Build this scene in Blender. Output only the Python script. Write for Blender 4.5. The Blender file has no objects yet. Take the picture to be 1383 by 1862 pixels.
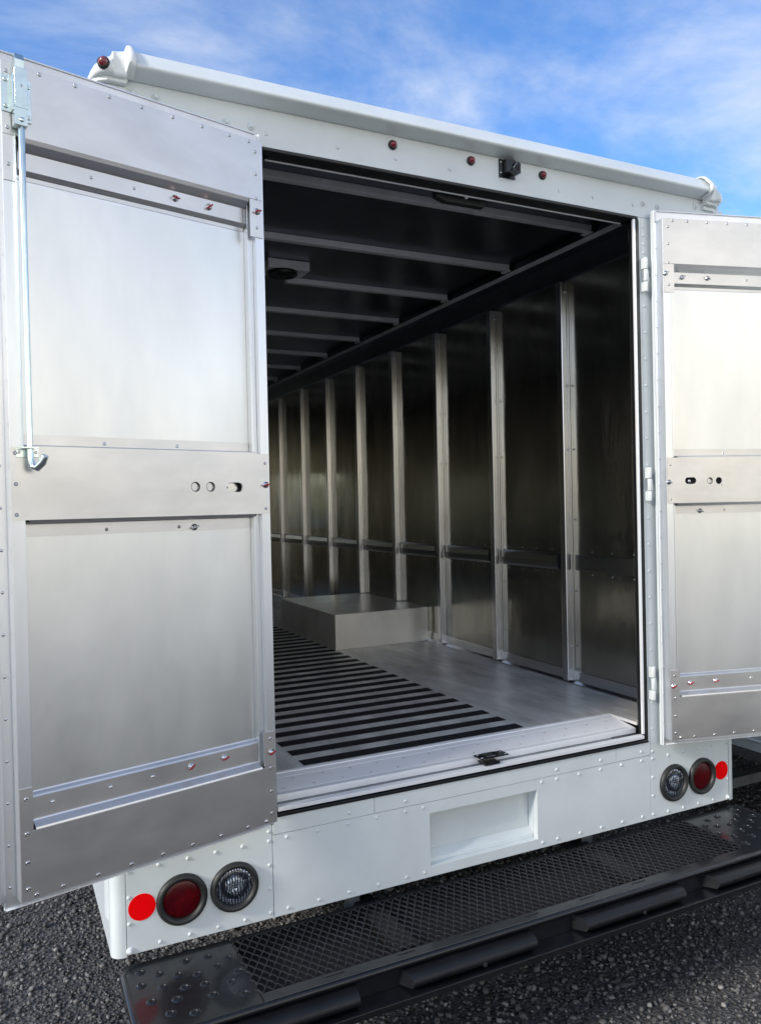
import bpy, bmesh, math, random
import numpy as np
from mathutils import Vector, Matrix
random.seed(7)
rng = np.random.default_rng(7)
R_ = math.radians
scene = bpy.context.scene

# ------------------------------------------------------------------ camera
cd = bpy.data.cameras.new("camera")
cam = bpy.data.objects.new("camera", cd)
scene.collection.objects.link(cam)
cd.sensor_fit = 'VERTICAL'; cd.sensor_height = 24.0
cd.lens = 1428.37 / 1862 * 24.0
cd.clip_start = 0.02; cd.clip_end = 1500
_F = Vector((0.4383802, 0.8987453, -0.0089262))
_R = Vector((0.89848225, -0.43846838, -0.02179728))
_U = _R.cross(_F)
m = Matrix.Identity(4)
for i in range(3):
    m[i][0] = _R[i]; m[i][1] = _U[i]; m[i][2] = -_F[i]
m[0][3], m[1][3], m[2][3] = -1.4751, -2.2610, 1.7078
cam.matrix_world = m
scene.camera = cam

# ------------------------------------------------------------------ world + sun
SUN_EL = 27.0
SUN_DIR = Vector((-math.cos(R_(10)), -math.sin(R_(10)), 0)).normalized() * math.cos(R_(SUN_EL)) + Vector((0, 0, math.sin(R_(SUN_EL))))
W = bpy.data.worlds.new("World"); scene.world = W; W.use_nodes = True
nt = W.node_tree; N = nt.nodes; L = nt.links
for n in list(N): N.remove(n)
out = N.new('ShaderNodeOutputWorld'); bg = N.new('ShaderNodeBackground')
sky = N.new('ShaderNodeTexSky'); sky.sky_type = 'NISHITA'; sky.sun_disc = False
sky.sun_elevation = R_(SUN_EL)
sky.sun_rotation = math.atan2(SUN_DIR.x, SUN_DIR.y)
sky.air_density = 1.0; sky.dust_density = 0.3; sky.ozone_density = 3.0
tc = N.new('ShaderNodeTexCoord')
sep = N.new('ShaderNodeSeparateXYZ'); L.new(tc.outputs['Generated'], sep.inputs[0])
# project the direction on a cloud layer: xy / (z + .12)
zz = N.new('ShaderNodeMath'); zz.operation = 'MAXIMUM'; L.new(sep.outputs[2], zz.inputs[0]); zz.inputs[1].default_value = 0.0
za = N.new('ShaderNodeMath'); za.operation = 'ADD'; L.new(zz.outputs[0], za.inputs[0]); za.inputs[1].default_value = 0.16
dx = N.new('ShaderNodeMath'); dx.operation = 'DIVIDE'; L.new(sep.outputs[0], dx.inputs[0]); L.new(za.outputs[0], dx.inputs[1])
dy = N.new('ShaderNodeMath'); dy.operation = 'DIVIDE'; L.new(sep.outputs[1], dy.inputs[0]); L.new(za.outputs[0], dy.inputs[1])
cmb = N.new('ShaderNodeCombineXYZ'); L.new(dx.outputs[0], cmb.inputs[0]); L.new(dy.outputs[0], cmb.inputs[1])
mp = N.new('ShaderNodeMapping'); L.new(cmb.outputs[0], mp.inputs[0])
mp.inputs['Rotation'].default_value = (0, 0, R_(25)); mp.inputs['Scale'].default_value = (1.0, 1.35, 1); mp.inputs['Location'].default_value = (-2.0, 3.0, 1.0)
n1 = N.new('ShaderNodeTexNoise'); L.new(mp.outputs[0], n1.inputs[0]); n1.inputs['Scale'].default_value = 1.3; n1.inputs['Detail'].default_value = 9; n1.inputs['Roughness'].default_value = 0.60; n1.inputs['Distortion'].default_value = 0.35
cr = N.new('ShaderNodeValToRGB'); L.new(n1.outputs['Fac'], cr.inputs[0])
cr.color_ramp.interpolation = 'EASE'
cr.color_ramp.elements[0].position = 0.36; cr.color_ramp.elements[0].color = (0, 0, 0, 1)
cr.color_ramp.elements[1].position = 0.80; cr.color_ramp.elements[1].color = (1, 1, 1, 1)
# more cloud towards the horizon
hz = N.new('ShaderNodeMapRange'); L.new(sep.outputs[2], hz.inputs[0]); hz.inputs[1].default_value = 0.0; hz.inputs[2].default_value = 0.30; hz.inputs[3].default_value = 0.9; hz.inputs[4].default_value = 0.0
mx = N.new('ShaderNodeMath'); mx.operation = 'MULTIPLY_ADD'
inv = N.new('ShaderNodeMath'); inv.operation = 'SUBTRACT'; inv.inputs[0].default_value = 1.0; L.new(cr.outputs[0], inv.inputs[1])
L.new(inv.outputs[0], mx.inputs[0]); L.new(hz.outputs[0], mx.inputs[1]); L.new(cr.outputs[0], mx.inputs[2])
tint = N.new('ShaderNodeMix'); tint.data_type = 'RGBA'; tint.blend_type = 'MULTIPLY'; tint.inputs[0].default_value = 1.0
L.new(sky.outputs[0], tint.inputs[6]); tint.inputs[7].default_value = (0.60, 0.84, 1.10, 1)
mix = N.new('ShaderNodeMix'); mix.data_type = 'RGBA'
bk = N.new('ShaderNodeMapRange'); bk.interpolation_type = 'SMOOTHSTEP'; L.new(sep.outputs[1], bk.inputs[0]); bk.inputs[1].default_value = 0.1; bk.inputs[2].default_value = -0.75; bk.inputs[3].default_value = 0.0; bk.inputs[4].default_value = 0.42
iv2 = N.new('ShaderNodeMath'); iv2.operation = 'SUBTRACT'; iv2.inputs[0].default_value = 1.0; L.new(mx.outputs[0], iv2.inputs[1])
ma2 = N.new('ShaderNodeMath'); ma2.operation = 'MULTIPLY_ADD'; ma2.use_clamp = True; L.new(iv2.outputs[0], ma2.inputs[0]); L.new(bk.outputs[0], ma2.inputs[1]); L.new(mx.outputs[0], ma2.inputs[2])
L.new(ma2.outputs[0], mix.inputs[0]); L.new(tint.outputs[2], mix.inputs[6]); 
cc = N.new('ShaderNodeValToRGB'); L.new(sep.outputs[2], cc.inputs[0])
cc.color_ramp.elements[0].position = 0.0; cc.color_ramp.elements[0].color = (1.0, 0.88, 0.70, 1)
cc.color_ramp.elements[1].position = 0.32; cc.color_ramp.elements[1].color = (0.50, 0.53, 0.57, 1)
e_ = cc.color_ramp.elements.new(0.13); e_.color = (1.0, 0.95, 0.84, 1)
cs = N.new('ShaderNodeVectorMath'); cs.operation = 'SCALE'; L.new(cc.outputs[0], cs.inputs[0]); cs.inputs[3].default_value = 7.7
wd = N.new('ShaderNodeVectorMath'); wd.operation = 'DOT_PRODUCT'; L.new(tc.outputs['Generated'], wd.inputs[0]); wd.inputs[1].default_value = (0.08, -0.985, 0.15)  # warm glow added to the sky behind the camera for the right door's reflection
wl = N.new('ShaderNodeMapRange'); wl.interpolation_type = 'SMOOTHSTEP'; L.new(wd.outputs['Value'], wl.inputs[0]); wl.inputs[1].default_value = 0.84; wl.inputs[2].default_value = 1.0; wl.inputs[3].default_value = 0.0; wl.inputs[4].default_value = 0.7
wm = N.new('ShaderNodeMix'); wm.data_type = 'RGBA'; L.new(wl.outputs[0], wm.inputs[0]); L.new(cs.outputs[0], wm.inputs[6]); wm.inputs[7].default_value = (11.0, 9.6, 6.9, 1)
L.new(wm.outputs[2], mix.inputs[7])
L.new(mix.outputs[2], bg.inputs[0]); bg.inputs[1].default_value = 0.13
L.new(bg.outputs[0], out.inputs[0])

sl = bpy.data.lights.new("sun", 'SUN'); sl.energy = 2.0; sl.angle = R_(9); sl.color = (1.0, 0.93, 0.82)
so = bpy.data.objects.new("sun", sl); scene.collection.objects.link(so)
so.rotation_euler = SUN_DIR.to_track_quat('Z', 'Y').to_euler(); so.location = SUN_DIR * 50

scene.view_settings.view_transform = 'Standard'; scene.view_settings.look = 'None'
scene.view_settings.exposure = 0.90; scene.view_settings.gamma = 1.0

# ------------------------------------------------------------------ materials
def mat(name, col, rough=0.5, metal=0.0, noise=None, bump=None, aniso=0.0, coat=0.0, spec=None, coords='Object', streak=None, rvar=0.0, emis=None, cvar=0.0, alpha=None):
    M = bpy.data.materials.new(name); M.use_nodes = True
    t = M.node_tree; b = t.nodes['Principled BSDF']
    b.inputs['Base Color'].default_value = (*col, 1); b.inputs['Roughness'].default_value = rough; b.inputs['Metallic'].default_value = metal
    b.inputs['Anisotropic'].default_value = aniso
    b.inputs['Coat Weight'].default_value = coat; b.inputs['Coat Roughness'].default_value = 0.08
    if spec is not None: b.inputs['Specular IOR Level'].default_value = spec
    tcn = t.nodes.new('ShaderNodeTexCoord'); src = tcn.outputs[coords]
    def tex(scale, stretch, det=5, rg=0.6):
        mpn = t.nodes.new('ShaderNodeMapping'); t.links.new(src, mpn.inputs[0]); mpn.inputs['Scale'].default_value = stretch
        n = t.nodes.new('ShaderNodeTexNoise'); n.inputs['Scale'].default_value = scale; n.inputs['Detail'].default_value = det; n.inputs['Roughness'].default_value = rg
        t.links.new(mpn.outputs[0], n.inputs[0]); return n
    if rvar or cvar:
        n = tex(*(noise or (3.0, (1, 1, 1))))
        if rvar:
            mr = t.nodes.new('ShaderNodeMapRange'); t.links.new(n.outputs['Fac'], mr.inputs[0])
            mr.interpolation_type = 'SMOOTHSTEP'; mr.inputs[1].default_value = 0.22; mr.inputs[2].default_value = 0.78
            mr.inputs[3].default_value = max(0.02, rough - rvar); mr.inputs[4].default_value = rough + rvar
            t.links.new(mr.outputs[0], b.inputs['Roughness'])
        if cvar:
            n2 = tex((noise or (3.0,))[0] * 1.7, (noise or (3, (1, 1, 1)))[1])
            q = t.nodes.new('ShaderNodeMapRange'); q.interpolation_type = 'SMOOTHSTEP'; t.links.new(n2.outputs['Fac'], q.inputs[0]); q.inputs[1].default_value = 0.22; q.inputs[2].default_value = 0.80
            r = t.nodes.new('ShaderNodeMix'); r.data_type = 'RGBA'; t.links.new(q.outputs[0], r.inputs[0])
            r.inputs[6].default_value = (*[max(0, c * (1 - cvar)) for c in col], 1)
            r.inputs[7].default_value = (*[min(1, c * (1 + cvar * 0.5)) for c in col], 1)
            t.links.new(r.outputs[2], b.inputs['Base Color'])
    last = None
    for (sc, st, strength, dist) in (bump or []):
        n = tex(sc, st)
        bn = t.nodes.new('ShaderNodeBump'); bn.inputs['Strength'].default_value = strength; bn.inputs['Distance'].default_value = dist
        t.links.new(n.outputs['Fac'], bn.inputs['Height'])
        if last: t.links.new(last.outputs[0], bn.inputs['Normal'])
        last = bn
    if last: t.links.new(last.outputs[0], b.inputs['Normal'])
    if emis: b.inputs['Emission Color'].default_value = (*emis, 1); b.inputs['Emission Strength'].default_value = 1
    return M

MAT = {}
MAT['panel'] = mat('aluminium_sheet', (0.80, 0.81, 0.80), 0.335, 0.96, noise=(2.6, (1.5, 1, 0.5)), rvar=0.052, cvar=0.07,
                   bump=[(1.7, (1.2, 1, 0.5), 0.22, 0.02), (45, (1, 1, 0.015), 0.12, 0.002), (7, (1, 1, 0.2), 0.06, 0.004)])
MAT['plate'] = mat('mill_aluminium_plate', (0.72, 0.71, 0.70), 0.34, 0.97, noise=(5.5, (0.5, 1, 1)), rvar=0.05, cvar=0.11,
                   bump=[(2.5, (1, 1, 1), 0.15, 0.01), (90, (0.03, 1, 1), 0.05, 0.002)])
MAT['extr'] = mat('extruded_aluminium', (0.82, 0.84, 0.86), 0.33, 0.88, noise=(5, (1, 1, 0.15)), rvar=0.045, cvar=0.10, bump=[(80, (1, 1, 0.02), 0.05, 0.002)])
MAT['bright'] = mat('bright_aluminium_trim', (0.94, 0.95, 0.97), 0.35, 0.3, noise=(5, (0.2, 1, 1)), rvar=0.06, cvar=0.06)
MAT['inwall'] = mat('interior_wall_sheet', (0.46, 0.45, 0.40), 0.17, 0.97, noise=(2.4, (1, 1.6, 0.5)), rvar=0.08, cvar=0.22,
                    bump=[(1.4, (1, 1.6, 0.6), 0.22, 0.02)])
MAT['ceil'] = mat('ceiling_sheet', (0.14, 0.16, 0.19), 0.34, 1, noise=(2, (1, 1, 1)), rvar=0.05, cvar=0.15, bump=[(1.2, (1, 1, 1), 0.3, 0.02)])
MAT['chan'] = mat('dark_channel_metal', (0.20, 0.21, 0.22), 0.5, 0.4, noise=(20, (0.3, 1, 1)), cvar=0.4)  # darker than the threshold metal on either side
MAT['rub'] = mat('rub_strip_metal', (0.28, 0.275, 0.26), 0.32, 0.95, noise=(5, (1, 0.3, 1)), rvar=0.04, cvar=0.15)
MAT['bow'] = mat('grey_primed_metal', (0.80, 0.80, 0.82), 0.5, 0.3, noise=(6, (1, 1, 1)), cvar=0.12)
MAT['post'] = mat('post_aluminium', (0.66, 0.66, 0.67), 0.235, 1, noise=(3, (1, 1, 0.3)), rvar=0.03, cvar=0.05)
MAT['floor'] = mat('floor_aluminium', (0.80, 0.78, 0.75), 0.39, 0.25, noise=(5.5, (1, 0.35, 1)), rvar=0.1, cvar=0.38, bump=[(5, (1, 0.3, 1), 0.2, 0.005), (150, (1, 1, 1), 0.06, 0.001)])
MAT['sill'] = mat('threshold_plate', (0.95, 0.95, 0.955), 0.40, 0.08, noise=(6, (0.3, 1, 1)), rvar=0.06, cvar=0.08)
MAT['box'] = mat('wheel_box_aluminium', (0.92, 0.89, 0.83), 0.34, 0.60, noise=(3, (1, 1, 0.5)), rvar=0.06, cvar=0.15, bump=[(3, (1, 1, 1), 0.15, 0.01)])
MAT['white'] = mat('white_gloss_paint', (0.69, 0.735, 0.735), 0.345, 0, noise=(2.5, (1, 1, 1)), rvar=0.06, cvar=0.08, coat=0.35,
                   bump=[(2.2, (1, 1, 1), 0.24, 0.012), (110, (1, 1, 1), 0.025, 0.001)])
MAT['cap'] = mat('white_fibreglass', (0.76, 0.78, 0.76), 0.33, 0, coat=0.3, noise=(9, (1, 1, 1)), cvar=0.04, bump=[(14, (1, 1, 1), 0.25, 0.006)])
MAT['zinc'] = mat('zinc_plate', (0.74, 0.84, 0.82), 0.2, 1, noise=(14, (1, 1, 1)), rvar=0.06, cvar=0.15)
MAT['steel'] = mat('rivet_metal', (0.62, 0.63, 0.64), 0.2, 1, noise=(14, (1, 1, 1)), rvar=0.06)
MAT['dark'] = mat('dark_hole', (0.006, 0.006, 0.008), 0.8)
MAT['rubber'] = mat('black_rubber', (0.007, 0.008, 0.010), 0.42, 0, spec=0.35, noise=(8, (1, 1, 1)), rvar=0.1, cvar=0.3, bump=[(25, (1, 1, 1), 0.15, 0.002)])
MAT['bezel'] = mat('lamp_grommet_rubber', (0.018, 0.019, 0.019), 0.5, 0, noise=(18, (1, 1, 1)), rvar=0.08, cvar=0.3, bump=[(40, (1, 1, 1), 0.1, 0.002)])
MAT['blackpaint'] = mat('black_powder_coat', (0.005, 0.006, 0.008), 0.33, 0, spec=0.38, noise=(5, (1, 1, 1)), rvar=0.05, cvar=0.2, coat=0.4, bump=[(11, (1, 1, 1), 0.5, 0.005)])
MAT['grate'] = mat('black_grating', (0.022, 0.023, 0.028), 0.34, 0, noise=(9, (1, 1, 1)), rvar=0.1, cvar=0.4)
MAT['strip'] = mat('antislip_tape', (0.006, 0.006, 0.009), 0.75, 0, noise=(60, (1, 1, 1)), cvar=0.4, bump=[(400, (1, 1, 1), 0.4, 0.001)])
MAT['redwax'] = mat('red_torque_mark', (0.35, 0.015, 0.03), 0.5)
MAT['reflector'] = mat('red_reflector_tape', (1.0, 0.0, 0.002), 0.8, spec=0.08, noise=(60, (1, 1, 1)), cvar=0.05)
MAT['redlens'] = mat('red_lens', (0.085, 0.0003, 0.003), 0.16, 0, coat=0.0, spec=0.30, noise=(30, (1, 1, 1)), cvar=0.4)
MAT['marker'] = mat('red_marker_lens', (0.20, 0.004, 0.012), 0.12, 0, coat=1.0)
MAT['chassis'] = mat('chassis_steel', (0.012, 0.012, 0.013), 0.6, 0, noise=(9, (1, 1, 1)), cvar=0.4)
MAT['bracket'] = mat('grey_bracket_steel', (0.20, 0.22, 0.23), 0.5, 0.3, noise=(9, (1, 1, 1)), cvar=0.3)
MAT['tyre'] = mat('tyre_rubber', (0.015, 0.015, 0.015), 0.8, 0, bump=[(30, (1, 1, 1), 0.3, 0.005)])
MAT['rim'] = mat('wheel_rim_paint', (0.6, 0.6, 0.6), 0.4, 0.5)
MAT['nwhite'] = mat('neighbour_white_paint', (0.58, 0.64, 0.66), 0.35, 0, coat=0.3, noise=(2, (1, 1, 1)), cvar=0.06)

def lensmat():
    M = bpy.data.materials.new('clear_reversing_lens'); M.use_nodes = True; t = M.node_tree; b = t.nodes['Principled BSDF']
    b.inputs['Metallic'].default_value = 0.85; b.inputs['Roughness'].default_value = 0.12; b.inputs['Coat Weight'].default_value = 1.0
    c = t.nodes.new('ShaderNodeTexCoord')
    w = t.nodes.new('ShaderNodeTexWave'); w.wave_type = 'BANDS'; w.bands_direction = 'X'; w.inputs['Scale'].default_value = 38; w.inputs['Distortion'].default_value = 5.0; w.inputs['Detail'].default_value = 2
    w2 = t.nodes.new('ShaderNodeTexWave'); w2.wave_type = 'RINGS'; w2.rings_direction = 'Y'; w2.inputs['Scale'].default_value = 9; w2.inputs['Distortion'].default_value = 4.0
    t.links.new(c.outputs['Object'], w.inputs[0]); t.links.new(c.outputs['Object'], w2.inputs[0])
    mm = t.nodes.new('ShaderNodeMath'); mm.operation = 'MULTIPLY'; t.links.new(w.outputs['Fac'], mm.inputs[0]); t.links.new(w2.outputs['Fac'], mm.inputs[1])
    r = t.nodes.new('ShaderNodeValToRGB'); t.links.new(mm.outputs[0], r.inputs[0])
    r.color_ramp.elements[0].position = 0.1; r.color_ramp.elements[0].color = (0.05, 0.06, 0.09, 1); r.color_ramp.elements[1].position = 0.7; r.color_ramp.elements[1].color = (0.75, 0.85, 0.98, 1)
    t.links.new(r.outputs[0], b.inputs['Base Color'])
    bn = t.nodes.new('ShaderNodeBump'); bn.inputs['Strength'].default_value = 0.8; bn.inputs['Distance'].default_value = 0.004
    ad = t.nodes.new('ShaderNodeMath'); t.links.new(w.outputs['Fac'], ad.inputs[0]); t.links.new(w2.outputs['Fac'], ad.inputs[1])
    t.links.new(ad.outputs[0], bn.inputs['Height']); t.links.new(bn.outputs[0], b.inputs['Normal'])
    return M
MAT['clear'] = lensmat()

def redlens():
    M = MAT['redlens']; t = M.node_tree; b = t.nodes['Principled BSDF']
    c = t.nodes.new('ShaderNodeTexCoord')
    w = t.nodes.new('ShaderNodeTexWave'); w.wave_type = 'BANDS'; w.bands_direction = 'Z'; w.inputs['Scale'].default_value = 55; w.inputs['Distortion'].default_value = 1.0
    t.links.new(c.outputs['Object'], w.inputs[0])
    bn = t.nodes.new('ShaderNodeBump'); bn.inputs['Strength'].default_value = 0.15; bn.inputs['Distance'].default_value = 0.001
    t.links.new(w.outputs['Fac'], bn.inputs['Height']); t.links.new(bn.outputs[0], b.inputs['Normal'])
redlens()
def glassmat():
    M = bpy.data.materials.new('window_glass'); M.use_nodes = True; b = M.node_tree.nodes['Principled BSDF']
    b.inputs['Transmission Weight'].default_value = 1; b.inputs['Roughness'].default_value = 0.0; b.inputs['IOR'].default_value = 1.02
    b.inputs['Base Color'].default_value = (0.85, 0.9, 0.88, 1); return M
MAT['glass'] = glassmat()

# ------------------------------------------------------------------ mesh builder
class MB:
    def __init__(s): s.v = []; s.f = []; s.m = []; s.s = []; s.mats = []
    def mi(s, k):
        if k not in s.mats: s.mats.append(k)
        return s.mats.index(k)
    def add(s, vs, fs, k, smooth=False):
        o = len(s.v); s.v += [tuple(v) for v in vs]; i = s.mi(k)
        for f in fs: s.f.append(tuple(o + a for a in f)); s.m.append(i); s.s.append(smooth)
    def box(s, x0, x1, y0, y1, z0, z1, k):
        if x0 > x1: x0, x1 = x1, x0
        if y0 > y1: y0, y1 = y1, y0
        if z0 > z1: z0, z1 = z1, z0
        vs = [(x0, y0, z0), (x1, y0, z0), (x1, y1, z0), (x0, y1, z0), (x0, y0, z1), (x1, y0, z1), (x1, y1, z1), (x0, y1, z1)]
        s.add(vs, [(0, 3, 2, 1), (4, 5, 6, 7), (0, 1, 5, 4), (1, 2, 6, 5), (2, 3, 7, 6), (3, 0, 4, 7)], k)
    def prism(s, pts, a0, a1, axis, k, smooth=False, caps=True):
        """pts = 2D profile; axis 'x': pts are (y,z); 'y': (x,z); 'z': (x,y)"""
        def P(p, a): return {'x': (a, p[0], p[1]), 'y': (p[0], a, p[1]), 'z': (p[0], p[1], a)}[axis]
        n = len(pts); vs = [P(p, a0) for p in pts] + [P(p, a1) for p in pts]
        s.add(vs, [(i, (i + 1) % n, n + (i + 1) % n, n + i) for i in range(n)], k, smooth)
        if caps: s.add(vs, [tuple(range(n))[::-1], tuple(range(n, 2 * n))], k)
    def sheet(s, pts, a0, a1, axis, k, smooth=False):
        def P(p, a): return {'x': (a, p[0], p[1]), 'y': (p[0], a, p[1]), 'z': (p[0], p[1], a)}[axis]
        n = len(pts); vs = [P(p, a0) for p in pts] + [P(p, a1) for p in pts]
        s.add(vs, [(i, i + 1, n + i + 1, n + i) for i in range(n - 1)], k, smooth)
    def lathe(s, c, d, prof, k, seg=16, smooth=True):
        """prof: list of (radius, height along d)"""
        d = Vector(d).normalized(); a = Vector((0, 0, 1)) if abs(d.z) < 0.9 else Vector((1, 0, 0))
        e1 = d.cross(a).normalized(); e2 = d.cross(e1); c = Vector(c); vs = []; fs = []
        for (r, h) in prof:
            for i in range(seg):
                t = 2 * math.pi * i / seg; vs.append(c + d * h + e1 * (r * math.cos(t)) + e2 * (r * math.sin(t)))
        for j in range(len(prof) - 1):
            for i in range(seg):
                fs.append((j * seg + i, j * seg + (i + 1) % seg, (j + 1) * seg + (i + 1) % seg, (j + 1) * seg + i))
        s.add(vs, fs, k, smooth)
        if prof[-1][0] > 1e-5: s.add(vs[-seg:], [tuple(range(seg))], k)
    def rivet(s, c, d, r=0.0055, k='steel', hole=False):
        if hole:
            s.lathe(c, d, [(r, 0), (r * .95, r * .3), (r * .6, r * .5), (r * .42, r * .42)], k, 10)
            s.lathe(c, d, [(r * .42, r * .43), (r * .05, r * .40)], 'dark', 8)
        else:
            s.lathe(c, d, [(r * 1.02, 0), (r * .94, r * .24), (r * .66, r * .44), (r * .3, r * .54), (0.00001, r * .56)], k, 12)
    def tube(s, path, r, k, seg=10, caps=True):
        path = [Vector(p) for p in path]; vs = []; fs = []; prev = None
        for i, p in enumerate(path):
            d = (path[min(i + 1, len(path) - 1)] - path[max(i - 1, 0)]).normalized()
            a = prev if prev is not None else (Vector((0, 0, 1)) if abs(d.z) < 0.9 else Vector((1, 0, 0)))
            e1 = (a - d * a.dot(d)).normalized(); prev = e1; e2 = d.cross(e1)
            rr = r[i] if isinstance(r, (list, tuple)) else r
            for j in range(seg):
                t = 2 * math.pi * j / seg; vs.append(p + e1 * rr * math.cos(t) + e2 * rr * math.sin(t))
        for i in range(len(path) - 1):
            for j in range(seg): fs.append((i * seg + j, i * seg + (j + 1) % seg, (i + 1) * seg + (j + 1) % seg, (i + 1) * seg + j))
        s.add(vs, fs, k, True)
        if caps: s.add(vs, [tuple(range(seg))[::-1], tuple(range((len(path) - 1) * seg, len(path) * seg))], k)
    def holecell(s, x0, x1, z0, z1, cx, cz, r, y, k, slot=0.0, depth=0.006, seg=24, inner='plate'):
        """rectangle in the xz plane at y with a round or slotted hole"""
        vs = []; n = seg
        for i in range(n):
            t = 2 * math.pi * i / n; c, sn = math.cos(t), math.sin(t)
            vs.append((cx + r * c + (slot if c > 1e-6 else -slot if c < -1e-6 else 0), y, cz + r * sn))
        for i in range(n):
            t = 2 * math.pi * i / n; c, sn = math.cos(t), math.sin(t)
            tx = ((x1 - cx) / c) if c > 1e-6 else (((x0 - cx) / c) if c < -1e-6 else 1e9)
            tz = ((z1 - cz) / sn) if sn > 1e-6 else (((z0 - cz) / sn) if sn < -1e-6 else 1e9)
            q = min(tx, tz); vs.append((cx + q * c, y, cz + q * sn))
        fs = [(i, (i + 1) % n, n + (i + 1) % n, n + i) for i in range(n)]
        s.add(vs, fs, k)
        # corners
        for X in (x0, x1):
            for Z in (z0, z1):
                ang = math.atan2(Z - cz, X - cx) % (2 * math.pi); i = int(ang / (2 * math.pi / n)) % n
                s.add([vs[n + i], vs[n + (i + 1) % n], (X, y, Z)], [(0, 1, 2)], k)
        vs2 = vs[:n] + [(a, y + depth, b) for a, _, b in vs[:n]]
        s.add(vs2, [(i, (i + 1) % n, n + (i + 1) % n, n + i) for i in range(n)], inner)
    def build(s, name, parent=None, label=None, bevel=0.0, fix=True):
        me = bpy.data.meshes.new(name); me.from_pydata(s.v, [], s.f)
        for k in s.mats: me.materials.append(MAT[k])
        me.polygons.foreach_set('material_index', s.m); me.polygons.foreach_set('use_smooth', s.s); me.update()
        if fix:
            b = bmesh.new(); b.from_mesh(me); bmesh.ops.remove_doubles(b, verts=b.verts, dist=1e-6); bmesh.ops.recalc_face_normals(b, faces=b.faces); b.to_mesh(me); b.free()
        o = bpy.data.objects.new(name, me); scene.collection.objects.link(o)
        if parent: o.parent = parent
        if label: o['label'] = label
        if bevel:
            bv = o.modifiers.new('bevel', 'BEVEL'); bv.width = bevel; bv.segments = 2; bv.limit_method = 'ANGLE'; bv.angle_limit = R_(40); bv.harden_normals = False
        return o
def empty(name, loc=(0, 0, 0), parent=None):
    o = bpy.data.objects.new(name, None); scene.collection.objects.link(o); o.location = loc; o.empty_display_size = 0.1
    if parent: o.parent = parent
    return o
def tag(o, label=None, cat=None, group=None, kind=None):
    if label: o['label'] = label
    if cat: o['category'] = cat
    if group: o['group'] = group
    if kind: o['kind'] = kind
    return o
def arc(cx, cy, r, a0, a1, n):
    return [(cx + r * math.cos(R_(a0 + (a1 - a0) * i / n)), cy + r * math.sin(R_(a0 + (a1 - a0) * i / n))) for i in range(n + 1)]

# ------------------------------------------------------------------ ground
def ground():
    M = bpy.data.materials.new('packed_gravel'); M.use_nodes = True; t = M.node_tree; b = t.nodes['Principled BSDF']; b.inputs['Roughness'].default_value = 0.9
    c = t.nodes.new('ShaderNodeTexCoord')
    v = t.nodes.new('ShaderNodeTexVoronoi'); v.inputs['Scale'].default_value = 70; t.links.new(c.outputs['Object'], v.inputs[0])
    n = t.nodes.new('ShaderNodeTexNoise'); n.inputs['Scale'].default_value = 25; n.inputs['Detail'].default_value = 8; t.links.new(c.outputs['Object'], n.inputs[0])
    r = t.nodes.new('ShaderNodeValToRGB'); t.links.new(v.outputs['Color'], r.inputs[0]); r.color_ramp.elements[0].color = (0.018, 0.018, 0.020, 1); r.color_ramp.elements[1].color = (0.11, 0.106, 0.104, 1); r.color_ramp.elements[1].position = 1.0
    t.links.new(r.outputs[0], b.inputs['Base Color'])
    bn = t.nodes.new('ShaderNodeBump'); bn.inputs['Strength'].default_value = 1; bn.inputs['Distance'].default_value = 0.01
    a = t.nodes.new('ShaderNodeMath'); t.links.new(v.outputs['Distance'], a.inputs[0]); t.links.new(n.outputs['Fac'], a.inputs[1]); t.links.new(a.outputs[0], bn.inputs['Height']); t.links.new(bn.outputs[0], b.inputs['Normal'])
    MAT['ground'] = M
    g = MB(); g.add([(-600, -600, 0), (600, -600, 0), (600, 600, 0), (-600, 600, 0)], [(0, 1, 2, 3)], 'ground')
    o = g.build('ground', fix=False); tag(o, 'dark grey packed gravel yard under the vans', 'ground', kind='structure')
ground()

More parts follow.
